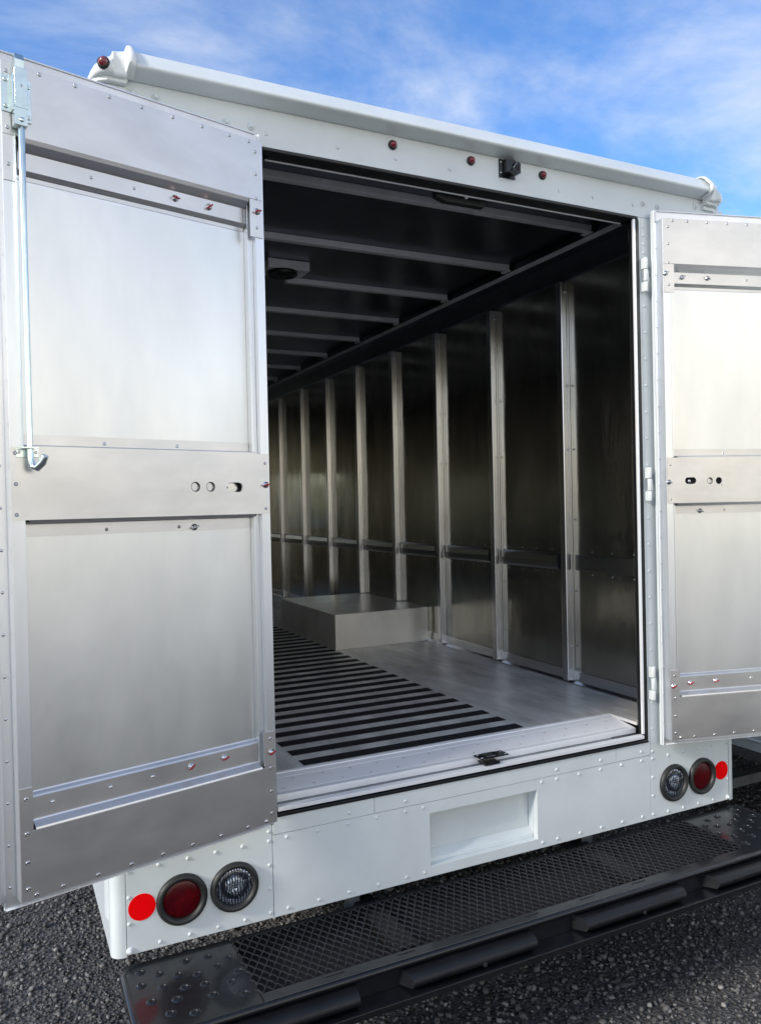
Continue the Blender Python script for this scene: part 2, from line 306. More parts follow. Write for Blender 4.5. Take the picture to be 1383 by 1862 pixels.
MAT['lot'] = mat('pale_fill_ground', (0.53, 0.50, 0.44), 0.85, 0, noise=(0.4, (1, 1, 1)), cvar=0.25)  # unseen pale ground, added to brighten what the doors reflect
g = MB(); g.add([(-80, -70, 0.004), (80, -70, 0.004), (80, -5.0, 0.004), (-80, -5.0, 0.004)], [(0, 1, 2, 3)], 'lot')
tag(g.build('reflection_fill_lot', fix=False), 'unseen pale ground added beyond the gravel to brighten the door reflections', 'reflection fill', kind='structure')
def gravel():
    ph = (1 + 5 ** .5) / 2
    base = np.array([(-1, ph, 0), (1, ph, 0), (-1, -ph, 0), (1, -ph, 0), (0, -1, ph), (0, 1, ph), (0, -1, -ph), (0, 1, -ph), (ph, 0, -1), (ph, 0, 1), (-ph, 0, -1), (-ph, 0, 1)]) / 1.9
    tri = np.array([(0, 11, 5), (0, 5, 1), (0, 1, 7), (0, 7, 10), (0, 10, 11), (1, 5, 9), (5, 11, 4), (11, 10, 2), (10, 7, 6), (7, 1, 8), (3, 9, 4), (3, 4, 2), (3, 2, 6), (3, 6, 8), (3, 8, 9), (4, 9, 5), (2, 4, 11), (6, 2, 10), (8, 6, 7), (9, 8, 1)])
    n = 78000
    x = rng.uniform(-3.4, 2.9, n); y = rng.uniform(-1.5, 2.6, n)
    s = np.exp(rng.normal(-5.25, 0.36, n)); s = np.clip(s, 0.0025, 0.02)
    nb = 900; s[:nb] = rng.uniform(0.009, 0.016, nb)
    V = base[None] * (1 + rng.normal(0, 0.22, (n, 12, 1))) * s[:, None, None]
    V *= rng.uniform(0.65, 1.25, (n, 1, 3))
    # random rotation
    q = rng.normal(size=(n, 4)); q /= np.linalg.norm(q, axis=1, keepdims=True); w, a, b, c = q.T
    Rm = np.stack([1 - 2 * (b * b + c * c), 2 * (a * b - c * w), 2 * (a * c + b * w), 2 * (a * b + c * w), 1 - 2 * (a * a + c * c), 2 * (b * c - a * w), 2 * (a * c - b * w), 2 * (b * c + a * w), 1 - 2 * (a * a + b * b)], 1).reshape(n, 3, 3)
    V = np.einsum('nij,nkj->nki', Rm, V); V[:, :, 2] *= 0.75
    V[:, :, 0] += x[:, None]; V[:, :, 1] += y[:, None]; V[:, :, 2] += (s * rng.uniform(0.0, 0.8, n))[:, None]
    F = (tri[None] + (np.arange(n) * 12)[:, None, None]).reshape(-1)
    me = bpy.data.meshes.new('gravel'); me.vertices.add(n * 12); me.vertices.foreach_set('co', V.reshape(-1).astype(np.float32))
    nf = n * 20; me.loops.add(nf * 3); me.loops.foreach_set('vertex_index', F.astype(np.int32)); me.polygons.add(nf)
    me.polygons.foreach_set('loop_start', (np.arange(nf) * 3).astype(np.int32)); me.update(calc_edges=True)
    at = me.attributes.new('tone', 'FLOAT', 'POINT')
    tone = np.clip(rng.normal(0.35, 0.16, n), 0, 1); br = rng.random(n) < 0.05; tone[br] = rng.uniform(0.7, 1.0, br.sum())
    at.data.foreach_set('value', np.repeat(tone, 12).astype(np.float32))
    M = bpy.data.materials.new('gravel_stone'); M.use_nodes = True; t = M.node_tree; b = t.nodes['Principled BSDF']; b.inputs['Roughness'].default_value = 0.75
    an = t.nodes.new('ShaderNodeAttribute'); an.attribute_name = 'tone'
    r = t.nodes.new('ShaderNodeValToRGB'); r.color_ramp.elements[0].color = (0.016, 0.016, 0.018, 1); r.color_ramp.elements[1].color = (0.30, 0.285, 0.275, 1)
    e = r.color_ramp.elements.new(0.5); e.color = (0.130, 0.124, 0.120, 1)
    t.links.new(an.outputs['Fac'], r.inputs[0]); t.links.new(r.outputs[0], b.inputs['Base Color'])
    me.materials.append(M); o = bpy.data.objects.new('gravel', me); scene.collection.objects.link(o)
    tag(o, 'loose dark grey gravel stones with a few pale ones around the van', 'gravel', kind='stuff')
gravel()

# ------------------------------------------------------------------ distant tree line round the yard
def far_trees():
    n = 26000
    th = rng.uniform(0, 2 * np.pi, n); r = 85 + rng.uniform(0, 9, n)
    top = 5.0 + 1.6 * np.sin(th * 7 + 1) + 1.1 * np.sin(th * 17 + 2) + 0.8 * np.sin(th * 41)
    top = top * np.where(np.sin(th) < 0.2, 0.42, 1.0)
    z = rng.random(n) ** 0.8 * top
    c = np.stack([r * np.cos(th), r * np.sin(th), z], 1)
    s = rng.uniform(0.35, 0.9, n)
    a = rng.normal(size=(n, 3)); a /= np.linalg.norm(a, axis=1, keepdims=True); b = rng.normal(size=(n, 3)); b -= a * (a * b).sum(1, keepdims=True); b /= np.linalg.norm(b, axis=1, keepdims=True)
    V = np.stack([c + (a + b) * s[:, None] * .6, c + (a * 0.9 - b * .8) * s[:, None] * .6, c - (a + b) * s[:, None] * .6, c - (a - b) * s[:, None] * .6], 1)
    me = bpy.data.meshes.new('tree_line'); me.from_pydata(V.reshape(-1, 3).tolist(), [], (np.arange(n * 4).reshape(-1, 4)).tolist())
    M = mat('far_foliage', (0.11, 0.14, 0.045), 0.8, 0, noise=(0.15, (1, 1, 1)), cvar=0.5)
    me.materials.append(M); o = bpy.data.objects.new('tree_line', me); scene.collection.objects.link(o)
    tag(o, 'low green belt of trees far off round the yard', 'trees', kind='stuff')
far_trees()

# ================================================================== THE VAN
van = empty('delivery_van', (0, 0, 0))
tag(van, 'white delivery van seen from behind with both aluminium rear doors wide open', 'delivery van')
ZB, ZT = 0.476, 2.785
XO = 0.737

# ---- rear wall panels (front face at y = 0)
def recess_panel():
    """lower centre panel with the number plate recess"""
    b = MB(); x0, x1, z0, z1 = -0.2165, 0.2195, 0.511, 0.685; zt = 0.7238; y = 0.0; yb = 0.055
    k = 'white'
    b.box(-0.7555, x0, y, 0.025, ZB, zt, k); b.box(x1, 0.7555, y, 0.025, ZB, zt, k)
    b.box(x0, x1, y, 0.025, z1, zt, k); b.box(x0, x1, y, 0.025, ZB, z0, k)
    # recess: back, sides, sloping ledge
    b.box(x0, x1, yb, yb + 0.004, 0.48, 0.72, k)
    b.prism([(x1, 0.0262), (x1 + 0.004, 0.0262), (x1 + 0.004, yb), (x1, yb)], z0, z1, 'z', k)
    b.prism([(x0, 0.0262), (x0 - 0.004, 0.0262), (x0 - 0.004, yb), (x0, yb)], z0, z1, 'z', k)
    b.prism([(0.026, z0 - 0.004), (0.026, z0 + 0.012), (yb - .001, 0.542), (yb - .001, z0 - 0.004)], x0, x1, 'x', k)
    b.prism([(0.0265, z1), (yb - .001, z1), (yb - .001, z1 + 0.004), (0.0265, z1 + 0.004)], x0, x1, 'x', k)
    d = (0, -1, 0)
    for sx in (-1, 1):
        for x in (0.24, 0.307, 0.409, 0.509, 0.611, 0.711):
            for zz_ in (0.710, 0.495):
                b.rivet((sx * x, 0, zz_), d, 0.0060, 'white')
    b.box(0.2215, 0.2235, 0.018, 0.05, 0.60, 0.625, 'white')
    return b.build('lower_panel', van, bevel=0.0012)
recess_panel()

b = MB()
for (a, c) in ((-0.7555, -0.4175), (-0.4160, 0.5850), (0.5865, 0.7555)):
    b.box(a, c, -0.0015, 0.024, 0.7252, 0.775, 'white')
for x in (-0.506, -0.306, 0.307, 0.509, 0.709): b.rivet((x, -0.0015, 0.7445), (0, -1, 0), 0.0060, 'white')
b.build('sill_strip', van, bevel=0.0012)

def corner(sx):
    b = MB(); k = 'white'
    b.box(sx * 0.7570, sx * 1.1795, 0.0, 0.02, ZB, ZT, k)
    b.box(sx * (XO + .009), sx * 0.7570, 0.0005, 0.02, 0.7762, ZT, k)
    d = (0, -1, 0)
    for x in (0.845, 0.925, 1.007, 1.09):
        b.rivet((sx * x, 0, 0.4915), d, 0.0060, k)
    for x in (0.848, 0.928, 1.008, 1.09): b.rivet((sx * x, 0, 0.710), d, 0.0060, k)
    for z in (0.494, 0.566, 0.637, 0.709, 0.737): b.rivet((sx * 0.767, 0, z), d, 0.0057, k)
    for z in (0.562, 0.635, 0.707): b.rivet((sx * 1.1725, 0, z), d, 0.0058, k)
    b.rivet((sx * 1.172, 0, 0.487), d, 0.0105, k); b.lathe((sx * 1.172, -0.006, 0.487), d, [(0.005, 0), (0.005, 0.004), (0.0001, 0.0045)], k, 6, False)
    z = 0.824
    while z < 2.76:
        b.rivet((sx * 0.768, 0, z), d, 0.0055, k); z += 0.1015 if z < 2.6 else 0.033
    return b.build('corner_panel', van, bevel=0.0012)
corner(-1); corner(1)

b = MB(); k = 'white'
b.box(-1.1795, 1.1795, 0.0, 0.02, ZT + 0.001, 2.905, k)
d = (0, -1, 0)
for x in (-0.725, -0.493, -0.29, -0.087, 0.121, 0.371, 0.526, 0.722, -0.932, -1.01, 0.932, 1.01): b.rivet((x, 0, 2.8265), d, 0.0066, k)
for x, z in ((0.772, 2.838), (0.846, 2.836), (1.047, 2.867), (1.108, 2.865)):
    for sx in (-1, 1):
        b.rivet((sx * x, 0, z), d, 0.0115, k); b.lathe((sx * x, -0.007, z), d, [(0.006, 0), (0.006, 0.004), (0.0001, 0.0045)], k, 6, False)
b.build('header_panel', van, bevel=0.001)

# ---- body sides with rounded corner posts
def side(sx):
    b = MB(); k = 'white'
    pr = [(-1.181, 0.0)] + [(-1.190 + 0.030 * math.cos(R_(a)), 0.030 + 0.030 * math.sin(R_(a))) for a in range(270, 179, -15)] + [(-1.22, 0.05)]
    pr = [(sx * -x, y) for x, y in pr]
    b.sheet(pr, ZB - 0.004, 2.87, 'z', k, True)
    b.sheet([(sx * 1.22, 0.05), (sx * 1.22, 7.0)], ZB, 2.87, 'z', k)
    # wheel arch flare and side rub rails, pressed swages by the corner
    for zc, h in ((1.45, 0.03),):
        b.prism([(sx * 1.22, zc - h), (sx * 1.238, zc - h * .5), (sx * 1.238, zc + h * .5), (sx * 1.22, zc + h)], 0.14, 6.9, 'y', k)
    pts = [(sx * (1.22 + 0.007 * math.sin(math.pi * i / 12)), 0.05 + 0.008 * i) for i in range(13)]
    b.sheet(pts, 0.56, 0.78, 'z', k, True)
    return b.build('side_panel', van)
side(1); side(-1)

# ---- roof: cornice bead, deck, corner caps
b = MB()
prof = [(-0.002, 2.899), (-0.012, 2.8985), (-0.044, 2.9065), (-0.055, 2.911), (-0.0605, 2.918), (-0.0605, 2.926), (-0.056, 2.934), (-0.030, 2.964), (-0.019, 2.972), (-0.004, 2.977), (0.03, 2.981), (0.08, 2.985), (0.3, 2.992)]
beadprof = [(-0.002, 2.899), (-0.006, 2.8988), (-0.050, 2.9085), (-0.0555, 2.9098), (-0.0592, 2.9128), (-0.0602, 2.917), (-0.0590, 2.9212), (-0.0555, 2.926), (-0.026, 2.9655), (-0.021, 2.9705), (-0.014, 2.974), (-0.004, 2.977), (0.03, 2.981), (0.08, 2.985), (0.3, 2.992)]
b.sheet(beadprof, -1.125, 1.085, 'x', 'white', True)
b.build('roof_cornice', van, fix=False)
b = MB()
b.sheet([(-1.222, 2.84), (-1.215, 2.90), (-1.19, 2.945), (-1.12, 2.965), (0, 2.975), (1.12, 2.965), (1.19, 2.945), (1.215, 2.90), (1.222, 2.84)], 0.1, 7.0, 'y', 'white', True)
b.build('roof', van, fix=False)

def cornercap(sx):
    # moulded fibreglass cap: collar over the bead end, recessed flat pad, rounded lobe carrying the lamp
    b = MB(); n = 12
    def bead(e):
        pr = [(y - (e if y < 0 else 0), z + (e if z > 2.92 else -e * 0.3)) for y, z in prof[:11]]
        return pr
    def lobe(f, t, zb=2.884, r=0.6):
        # front depth f, top height t, from the ledge up and back to the roof
        pts = [(0.0 + max(0, f + 0.03), zb), (f + 0.012, zb + 0.002), (f + 0.004, zb + 0.006), (f, zb + 0.016)]
        h = t - (zb + 0.016)
        for a in (15, 35, 55, 75, 90):
            pts.append((f + 0.075 * (1 - math.cos(R_(a))), zb + 0.016 + h * math.sin(R_(a))))
        pts += [(f + 0.11, t + 0.002), (0.20, t + 0.004)]
        return pts
    def flat(f, t, zb=2.884):
        h = t - zb
        return [(0.0, zb), (f + 0.006, zb), (f + 0.001, zb + 0.004), (f, zb + 0.012), (f, zb + h * 0.35), (f + 0.001, zb + h * 0.55), (f + 0.003, zb + h * 0.75), (f + 0.010, zb + h * 0.90), (f + 0.022, t), (f + 0.06, t + 0.003), (0.20, t + 0.004)]
    sec = [(1.108, bead(0.004)), (1.110, bead(0.008)), (1.119, bead(0.0095)), (1.127, bead(0.008)), (1.131, flat(-0.046, 2.966)), (1.136, flat(-0.044, 2.964)), (1.160, flat(-0.043, 2.960)), (1.164, flat(-0.050, 2.956)), (1.170, lobe(-0.056, 2.952)), (1.184, lobe(-0.053, 2.947)), (1.198, lobe(-0.043, 2.938)), (1.210, lobe(-0.026, 2.927)), (1.218, lobe(-0.004, 2.914)), (1.223, lobe(0.030, 2.903)), (1.225, lobe(0.085, 2.898))]
    sh = -0.045 if sx > 0 else 0.0
    sec = [(x + sh, pr) for x, pr in sec]
    m_ = len(sec[0][1]); vs = []
    for x, pr in sec:
        assert len(pr) == m_
        vs += [(sx * x, y, z) for y, z in pr]
    fs = [(i * m_ + j, (i + 1) * m_ + j, (i + 1) * m_ + j + 1, i * m_ + j + 1) for i in range(len(sec) - 1) for j in range(m_ - 1)]
    b.add(vs, fs, 'cap', True)
    # ledge below, following the corner
    def band(e, z0, z1):
        pl = [(sx * a + (sh if sx > 0 else 0), c) for a, c in ((1.128, -0.004 - e), (1.180, -0.004 - e), (1.202, 0.004 - e * .7), (1.219 + e * .3, 0.022), (1.224 + e * .4, 0.05), (1.224 + e * .4, 0.20), (1.19, 0.20), (1.128, 0.03))]
        b.prism(pl, z0, z1, 'z', 'cap')
    band(0.026, 2.874, 2.888); band(0.008, 2.858, 2.8735)
    b.rivet((sx * (1.128 + sh), -0.012, 2.893), (0, -1, 0), 0.006, 'cap')
    o = b.build('corner_cap', van, bevel=0.003); o.modifiers['bevel'].angle_limit = R_(60)
    mk = MB(); d = Vector((sx * 0.80, -0.58, 0.10)).normalized() if sx > 0 else Vector((sx * 0.35, -0.92, 0.12)).normalized()
    pos = Vector((-1.191, -0.050, 2.908)) if sx < 0 else Vector((1.172, -0.004, 2.905))
    mk.lathe(pos, d, [(0.0165, -0.006), (0.0165, 0.003), (0.0125, 0.005)], 'bezel', 20)
    mk.lathe(pos, d, [(0.0125, 0.004), (0.011, 0.010), (0.007, 0.014), (0.0001, 0.016)], 'marker', 20)
    mk.build('marker_lamp', o, fix=False)
cornercap(-1); cornercap(1)

# ---- three markers over the door, header latch
for x in (-0.301, -0.004, 0.296):
    mk = MB(); c = (x, 0, 2.868); d = (0, -1, 0)
    mk.lathe(c, d, [(0.0150, 0), (0.0150, 0.006), (0.0115, 0.009)], 'bezel', 22)
    mk.lathe(c, d, [(0.0115, 0.008), (0.0105, 0.014), (0.0065, 0.0185), (0.0001, 0.0205)], 'marker', 22)
    mk.build('marker_lamp', van, fix=False)
b = MB()
b.box(0.110, 0.176, -0.005, -0.0002, 2.832, 2.895, 'blackpaint')
b.prism([(0.124, -0.005), (0.128, -0.020), (0.146, -0.030), (0.166, -0.024), (0.174, -0.005)], 2.846, 2.890, 'z', 'blackpaint')
b.prism([(0.136, 2.846), (0.158, 2.834), (0.170, 2.838), (0.170, 2.872), (0.156, 2.878)], -0.046, -0.024, 'y', 'blackpaint')
b.box(0.147, 0.165, -0.0475, -0.0455, 2.846, 2.866, 'dark')
b.rivet((0.117, -0.005, 2.884), (0, -1, 0), 0.0035); b.rivet((0.116, -0.005, 2.848), (0, -1, 0), 0.0035)
b.tube([(0.138, -0.047, 2.852), (0.156, -0.047, 2.876)], 0.0012, 'steel', 6)
b.build('door_holdback_catch', van, bevel=0.002)

# ---- door seal and jamb
b = MB(); w = 0.011
b.box(XO - w, XO + 0.0075, -0.005, 0.03, 0.7875, ZT - 0.011, 'rubber'); b.box(-XO - 0.0075, -XO - 0.003, -0.005, 0.03, 0.7875, ZT - 0.011, 'rubber')
b.box(-XO - 0.0075, XO + 0.0075, -0.006, 0.03, 0.7765, 0.7870, 'rubber'); b.box(-XO, XO, -0.004, 0.03, ZT - 0.010, ZT - 0.0005, 'bezel')
b.build('door_seal', van, bevel=0.002)
b = MB()
b.box(0.7255, 0.7165, -0.006, 0.004, 0.812, 2.772, 'bright'); b.box(-0.7470, -0.7520, -0.004, 0.010, 0.812, 2.772, 'bright')
for sx in (-1, 1):
    b.box(sx * 0.753, sx * 0.99, 0.034, 0.062, 0.80, 2.90, 'inwall')
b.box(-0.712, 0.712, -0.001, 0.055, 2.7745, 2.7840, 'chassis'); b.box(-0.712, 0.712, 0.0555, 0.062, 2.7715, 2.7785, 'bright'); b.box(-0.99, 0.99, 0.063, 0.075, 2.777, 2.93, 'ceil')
b.build('door_frame', van, bevel=0.001)

# ---- threshold
b = MB()
def slab(p, q, th, k, x0=-0.738, x1=0.7245):
    b.prism([p, q, (q[0], q[1] - th), (p[0], p[1] - th)], x0, x1, 'x', k)
slab((-0.004, 0.8045), (0.012, 0.8085), 0.012, 'bright')
slab((0.0125, 0.804), (0.0395, 0.804), 0.006, 'chan')
b.box(-0.738, 0.7245, 0.040, 0.0425, 0.804, 0.824, 'bright'); slab((0.0430, 0.8245), (0.060, 0.8275), 0.004, 'bright')
slab((0.0612, 0.8275), (0.150, 0.8385), 0.006, 'sill'); slab((0.1512, 0.8388), (0.178, 0.8425), 0.006, 'sill'); slab((0.179, 0.8445), (0.1895, 0.8475), 0.006, 'bright')
x = -0.69
while x < 0.7:
    for y, oo in ((0.078, 0), (0.132, 0.05)):
        z = 0.8275 + (y - 0.0612) * 0.124
        b.lathe((x + oo, y, z), (0, 0, 1), [(0.005, 0.0006), (0.003, 0.0009), (0.0001, 0.0009)], 'floor', 10)
    x += 0.1
b.box(0.60, 0.7245, 0.0125, 0.040, 0.8045, 0.8065, 'rubber')
b.build('threshold', van, bevel=0.0006)
b = MB()
b.box(0.002, 0.062, -0.006, 0.062, 0.8085, 0.8165, 'blackpaint')
b.box(-0.010, 0.104, 0.002, 0.050, 0.8285, 0.8325, 'blackpaint'); b.box(0.020, 0.058, 0.012, 0.036, 0.8326, 0.8335, 'steel')
b.box(0.016, 0.064, 0.036, 0.042, 0.8326, 0.8365, 'blackpaint'); b.box(0.060, 0.066, 0.010, 0.040, 0.8326, 0.8365, 'blackpaint')
for x, y in ((0.0, 0.010), (0.0, 0.042), (0.095, 0.010), (0.095, 0.042)): b.rivet((x, y, 0.8325), (0, 0, 1), 0.004)
b.build('latch_keeper', van, bevel=0.0015)

# ---- interior: floor, walls, ceiling
XW = 0.960; YE = 6.4
b = MB()
b.box(0.7255, XW, 0.035, 0.1895, 0.835, 0.8465, 'floor'); b.box(-0.7385, -XW, 0.035, 0.1895, 0.835, 0.8465, 'floor')
ys = [0.190, 1.41, 2.63, 3.85, 5.07, YE]
for i in range(5): 
    b.box(-XW, 0.30 if i else 0.30, ys[i], ys[i + 1] - 0.0015, 0.835, 0.847, 'floor')
    b.box(0.3012, XW, ys[i], ys[i + 1] - 0.0015, 0.835, 0.847, 'floor')
b.box(-1.0, 1.0, 0.0, YE, 0.80, 0.8335, 'chassis') if False else None
b.build('cargo_floor', van, bevel=0.0005)
for i in range(34):
    y = 0.197 + 0.1158 * i
    s_ = MB(); s_.box(-0.578, 0.312, y, y + 0.056, 0.8474, 0.8487, 'strip'); s_.build('antislip_strip', van)

def wall(sx):
    b = MB(); y0 = 0.063
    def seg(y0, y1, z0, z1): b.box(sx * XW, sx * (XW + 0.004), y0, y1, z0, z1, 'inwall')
    step = 0.587; ye = [0.063, 0.7225]
    while ye[-1] + step < YE: ye.append(ye[-1] + step)
    ye.append(YE)
    for i in range(len(ye) - 1):
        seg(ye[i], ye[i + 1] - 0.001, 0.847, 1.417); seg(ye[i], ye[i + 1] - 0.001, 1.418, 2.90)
    # base angle
    b.prism([(sx * XW, 0.8475), (sx * (XW - 0.030), 0.8475), (sx * (XW - 0.030), 0.853), (sx * (XW - 0.006), 0.858), (sx * (XW - 0.004), 0.905), (sx * XW, 0.905)], 0.075, YE, 'y', 'post')
    # cove and rail up to the ceiling
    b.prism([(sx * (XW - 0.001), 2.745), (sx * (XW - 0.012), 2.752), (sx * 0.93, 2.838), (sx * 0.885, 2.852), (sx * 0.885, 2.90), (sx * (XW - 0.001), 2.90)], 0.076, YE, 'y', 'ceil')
    b.prism([(sx * 0.884, 2.846), (sx * 0.868, 2.846), (sx * 0.868, 2.862), (sx * 0.884, 2.866)], 0.076, YE, 'y', 'bow')
    b.build('side_wall_lining', van, bevel=0.001)
    for kk in range(10):
        yn = 0.672 + step * kk
        if yn > YE - 0.1: break
        p = MB(); zb = 0.862; zt = 2.735
        if sx > 0 and 2.06 < yn < 3.1: zb = 1.062
        # hat section: two wall flanges and a rounded raised web
        pr = [(XW - 0.0005, yn - 0.002), (XW - 0.012, yn - 0.002), (XW - 0.013, yn + 0.001), (XW - 0.037, yn + 0.002), (XW - 0.041, yn + 0.006), (XW - 0.041, yn + 0.040), (XW - 0.037, yn + 0.044), (XW - 0.0045, yn + 0.050), (XW - 0.004, yn + 0.068), (XW - 0.0005, yn + 0.068)]
        p.prism([(sx * a, c) for a, c in pr], zb, zt, 'z', 'post')
        for z in (zb + 0.05, zb + 0.16, zb + 0.42, 1.62, 1.95, 2.25, 2.69):
            p.tube([(sx * (XW - 0.016), yn + 0.001, z), (sx * (XW - 0.016), yn - 0.010, z)], 0.004, 'steel', 8)
        p.build('wall_post', van, bevel=0.0015)
        # rub strip between posts
        q = MB(); ya = yn + 0.105; yb_ = yn + step - 0.020
        if kk == 0:
            q0 = MB(); q0.box(sx * (XW - 0.008), sx * (XW - 0.0005), 0.08, yn - 0.021, 1.382, 1.455, 'rub')
            for z in (1.472, 1.366):
                yy = 0.15
                while yy < yn - 0.05: q0.rivet((sx * XW, yy, z), (-sx, 0, 0), 0.0045); yy += 0.13
            q0.build('rub_strip', van, bevel=0.003)
        if yb_ < YE:
            q.prism([(sx * (XW - 0.0005), 1.376), (sx * (XW - 0.009), 1.388), (sx * (XW - 0.013), 1.417), (sx * (XW - 0.009), 1.446), (sx * (XW - 0.0005), 1.458)], ya, yb_, 'y', 'rub')
            q.box(sx * (XW - 0.006), sx * (XW - 0.0005), yn + 0.080, ya - 0.001, 1.380, 1.454, 'dark')
            for z in (1.474, 1.362):
                yy = ya + 0.05
                while yy < yb_ - 0.02: q.rivet((sx * XW, yy, z), (-sx, 0, 0), 0.0042); yy += 0.12
            q.build('rub_strip', van)
wall(1); wall(-1)

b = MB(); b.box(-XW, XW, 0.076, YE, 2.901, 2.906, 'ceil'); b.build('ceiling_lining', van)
for kk in range(10):
    y = 0.415 + 0.605 * kk
    p = MB()
    x0 = -0.867
    pr = lambda y: [(y - 0.019, 2.9005), (y - 0.017, 2.874), (y + 0.017, 2.874), (y + 0.019, 2.9005)]
    if kk == 2:
        p.prism(pr(y), -0.867, -0.30, 'x', 'bow'); p.prism(pr(y), -0.10, 0.867, 'x', 'bow')
    else: p.prism(pr(y), -0.867, 0.867, 'x', 'bow')
    p.box(0.845, 0.8675, y - 0.028, y + 0.028, 2.866, 2.8715, 'bow'); p.box(-0.845, -0.8675, y - 0.028, y + 0.028, 2.866, 2.8715, 'bow')
    p.build('roof_bow', van, bevel=0.0015)
b = MB(); b.box(-0.285, -0.075, 1.335, 1.475, 2.856, 2.8995, 'bow')
b.lathe((-0.195, 1.40, 2.856), (0, 0, -1), [(0.075, 0), (0.074, 0.016), (0.060, 0.020), (0.054, 0.012)], 'blackpaint', 28); b.lathe((-0.195, 1.40, 2.856), (0, 0, -1), [(0.054, 0.010), (0.03, 0.02), (0.0001, 0.023)], 'bezel', 24)
b.build('dome_lamp', van, bevel=0.002)
b = MB(); pts = [(-0.115, 0), (0.115, 0)] 
pr = [(-0.11, 2.775), (0.10, 2.775), (0.10, 2.748), (0.085, 2.733), (-0.075, 2.733), (-0.11, 2.745)]
b.prism([(a - 0.0 + 0.015, c + 0.02) for a, c in pr], 0.078, 0.105, 'y', 'chassis')
b.prism([(a * 0.72 + 0.02, (c - 2.755) * 0.5 + 2.775) for a, c in pr], 0.0745, 0.078, 'y', 'rubber')
b.lathe((0.022, 0.074, 2.778), (0, -1, 0), [(0.010, 0), (0.008, 0.006), (0.0001, 0.008)], 'steel', 14)
b.build('cargo_lamp', van, bevel=0.003)

# ---- wheel boxes
for sx in (1, -1):
    b = MB(); x0 = 0.318
    b.box(sx * x0, sx * (XW - 0.0006), 2.075, 3.055, 0.8476, 1.058, 'box')
    b.box(sx * (x0 - 0.001), sx * 0.925, 2.0575, 2.0745, 0.8476, 1.0592, 'box')
    b.build('wheel_box', van, bevel=0.002)

# ---- bulkhead with cab window
b = MB(); k = 'inwall'
b.box(-XW, -0.34, YE + .001, YE + 0.02, 0.84, 2.90, k); b.box(0.42, XW, YE + .001, YE + 0.02, 0.84, 2.90, k); b.box(-0.34, 0.42, YE + .001, YE + 0.02, 0.84, 1.46, k); b.box(-0.34, 0.42, YE + .001, YE + 0.02, 2.10, 2.90, k)
bo = b.build('bulkhead', van)
b = MB(); b.box(-0.34, 0.42, YE + 0.008, YE + 0.012, 1.46, 2.10, 'glass'); b.build('window_pane', bo)
b = MB(); b.box(-1.2, 1.2, 0.07, YE, 0.70, 0.80, 'chassis')
for sx in (-1, 1):
    b.box(sx * 0.38, sx * 0.46, 0.10, 6.9, 0.55, 0.70, 'chassis')
b.box(-0.8, 0.8, 0.16, 0.24, 0.52, 0.60, 'chassis'); b.tube([(-0.9, 2.6, 0.42), (0.9, 2.6, 0.42)], 0.06, 'chassis', 12)
b.build('chassis', van, bevel=0.003)
def wheel(parent, x, y, side_, r=0.40, w=0.22):
    p = MB(); d = (side_, 0, 0)
    p.lathe((x, y, r), d, [(r * .6, -w / 2), (r * .93, -w / 2), (r, -w / 2 + .03), (r, w / 2 - .03), (r * .93, w / 2), (r * .6, w / 2)], 'tyre', 40)
    p.lathe((x, y, r), d, [(r * .6, w / 2), (r * .55, w / 2 - .03), (r * .2, w / 2 - .05), (r * .15, w / 2), (0.001, w / 2)], 'rim', 32)
    p.build('wheel', parent, fix=False)
for sx in (-1, 1):
    wheel(van, sx * 0.98, 2.6, sx); wheel(van, sx * 0.98, 6.1, sx)

# ---- tail lamps
def lamp(x, z, lens):
    p = MB(); d = (0, -1, 0); c = (x, 0, z)
    p.lathe(c, d, [(0.0715, -0.004), (0.0725, 0.004), (0.0705, 0.011), (0.065, 0.0155), (0.059, 0.0145), (0.0545, 0.009), (0.0525, 0.001), (0.0525, -0.012)], 'bezel', 48)
    o = p.build('reversing_lamp' if lens == 'clear' else 'tail_lamp', van, fix=False)
    q = MB(); q.lathe((0, 0, 0), d, [(0.0535, 0.001), (0.050, 0.0035), (0.042, 0.0055), (0.026, 0.0075), (0.012, 0.0085), (0.0001, 0.009)], lens, 40)
    l = q.build('lens', o, fix=False); l.location = c
for sx in (-1, 1):
    lamp(sx * 1.027, 0.5985, 'redlens'); lamp(sx * 0.8745, 0.5985, 'clear')
    p = MB(); p.lathe((sx * 1.1375, 0, 0.602), (0, -1, 0), [(0.0372, 0), (0.0372, 0.0012), (0.0001, 0.0012)], 'reflector', 48, False); p.build('round_reflector', van, fix=False)

# ---- step bumper
bump = empty('step_bumper', (0, 0, 0), van)
ZD = 0.455; XM = 0.895
def deck_outline(n=7, off=0.0):
    r = 0.085; pts = []
    x1, y0, y1 = 1.200 - off, -0.348 + off, -0.012 - off
    pts += arc(x1 - r, y1 - r * .6, r, 90, 0, 0) if False else []
    pts += [(x1 - 0.05, y1), (x1 - 0.015, y1 - 0.015), (x1, y1 - 0.05)]
    pts += [(x1 - r + r * math.cos(R_(a)), y0 + r + r * math.sin(R_(a))) for a in np.linspace(0, -90, n)]
    return pts
right = deck_outline(); left = [(-x, y) for x, y in reversed(right)]
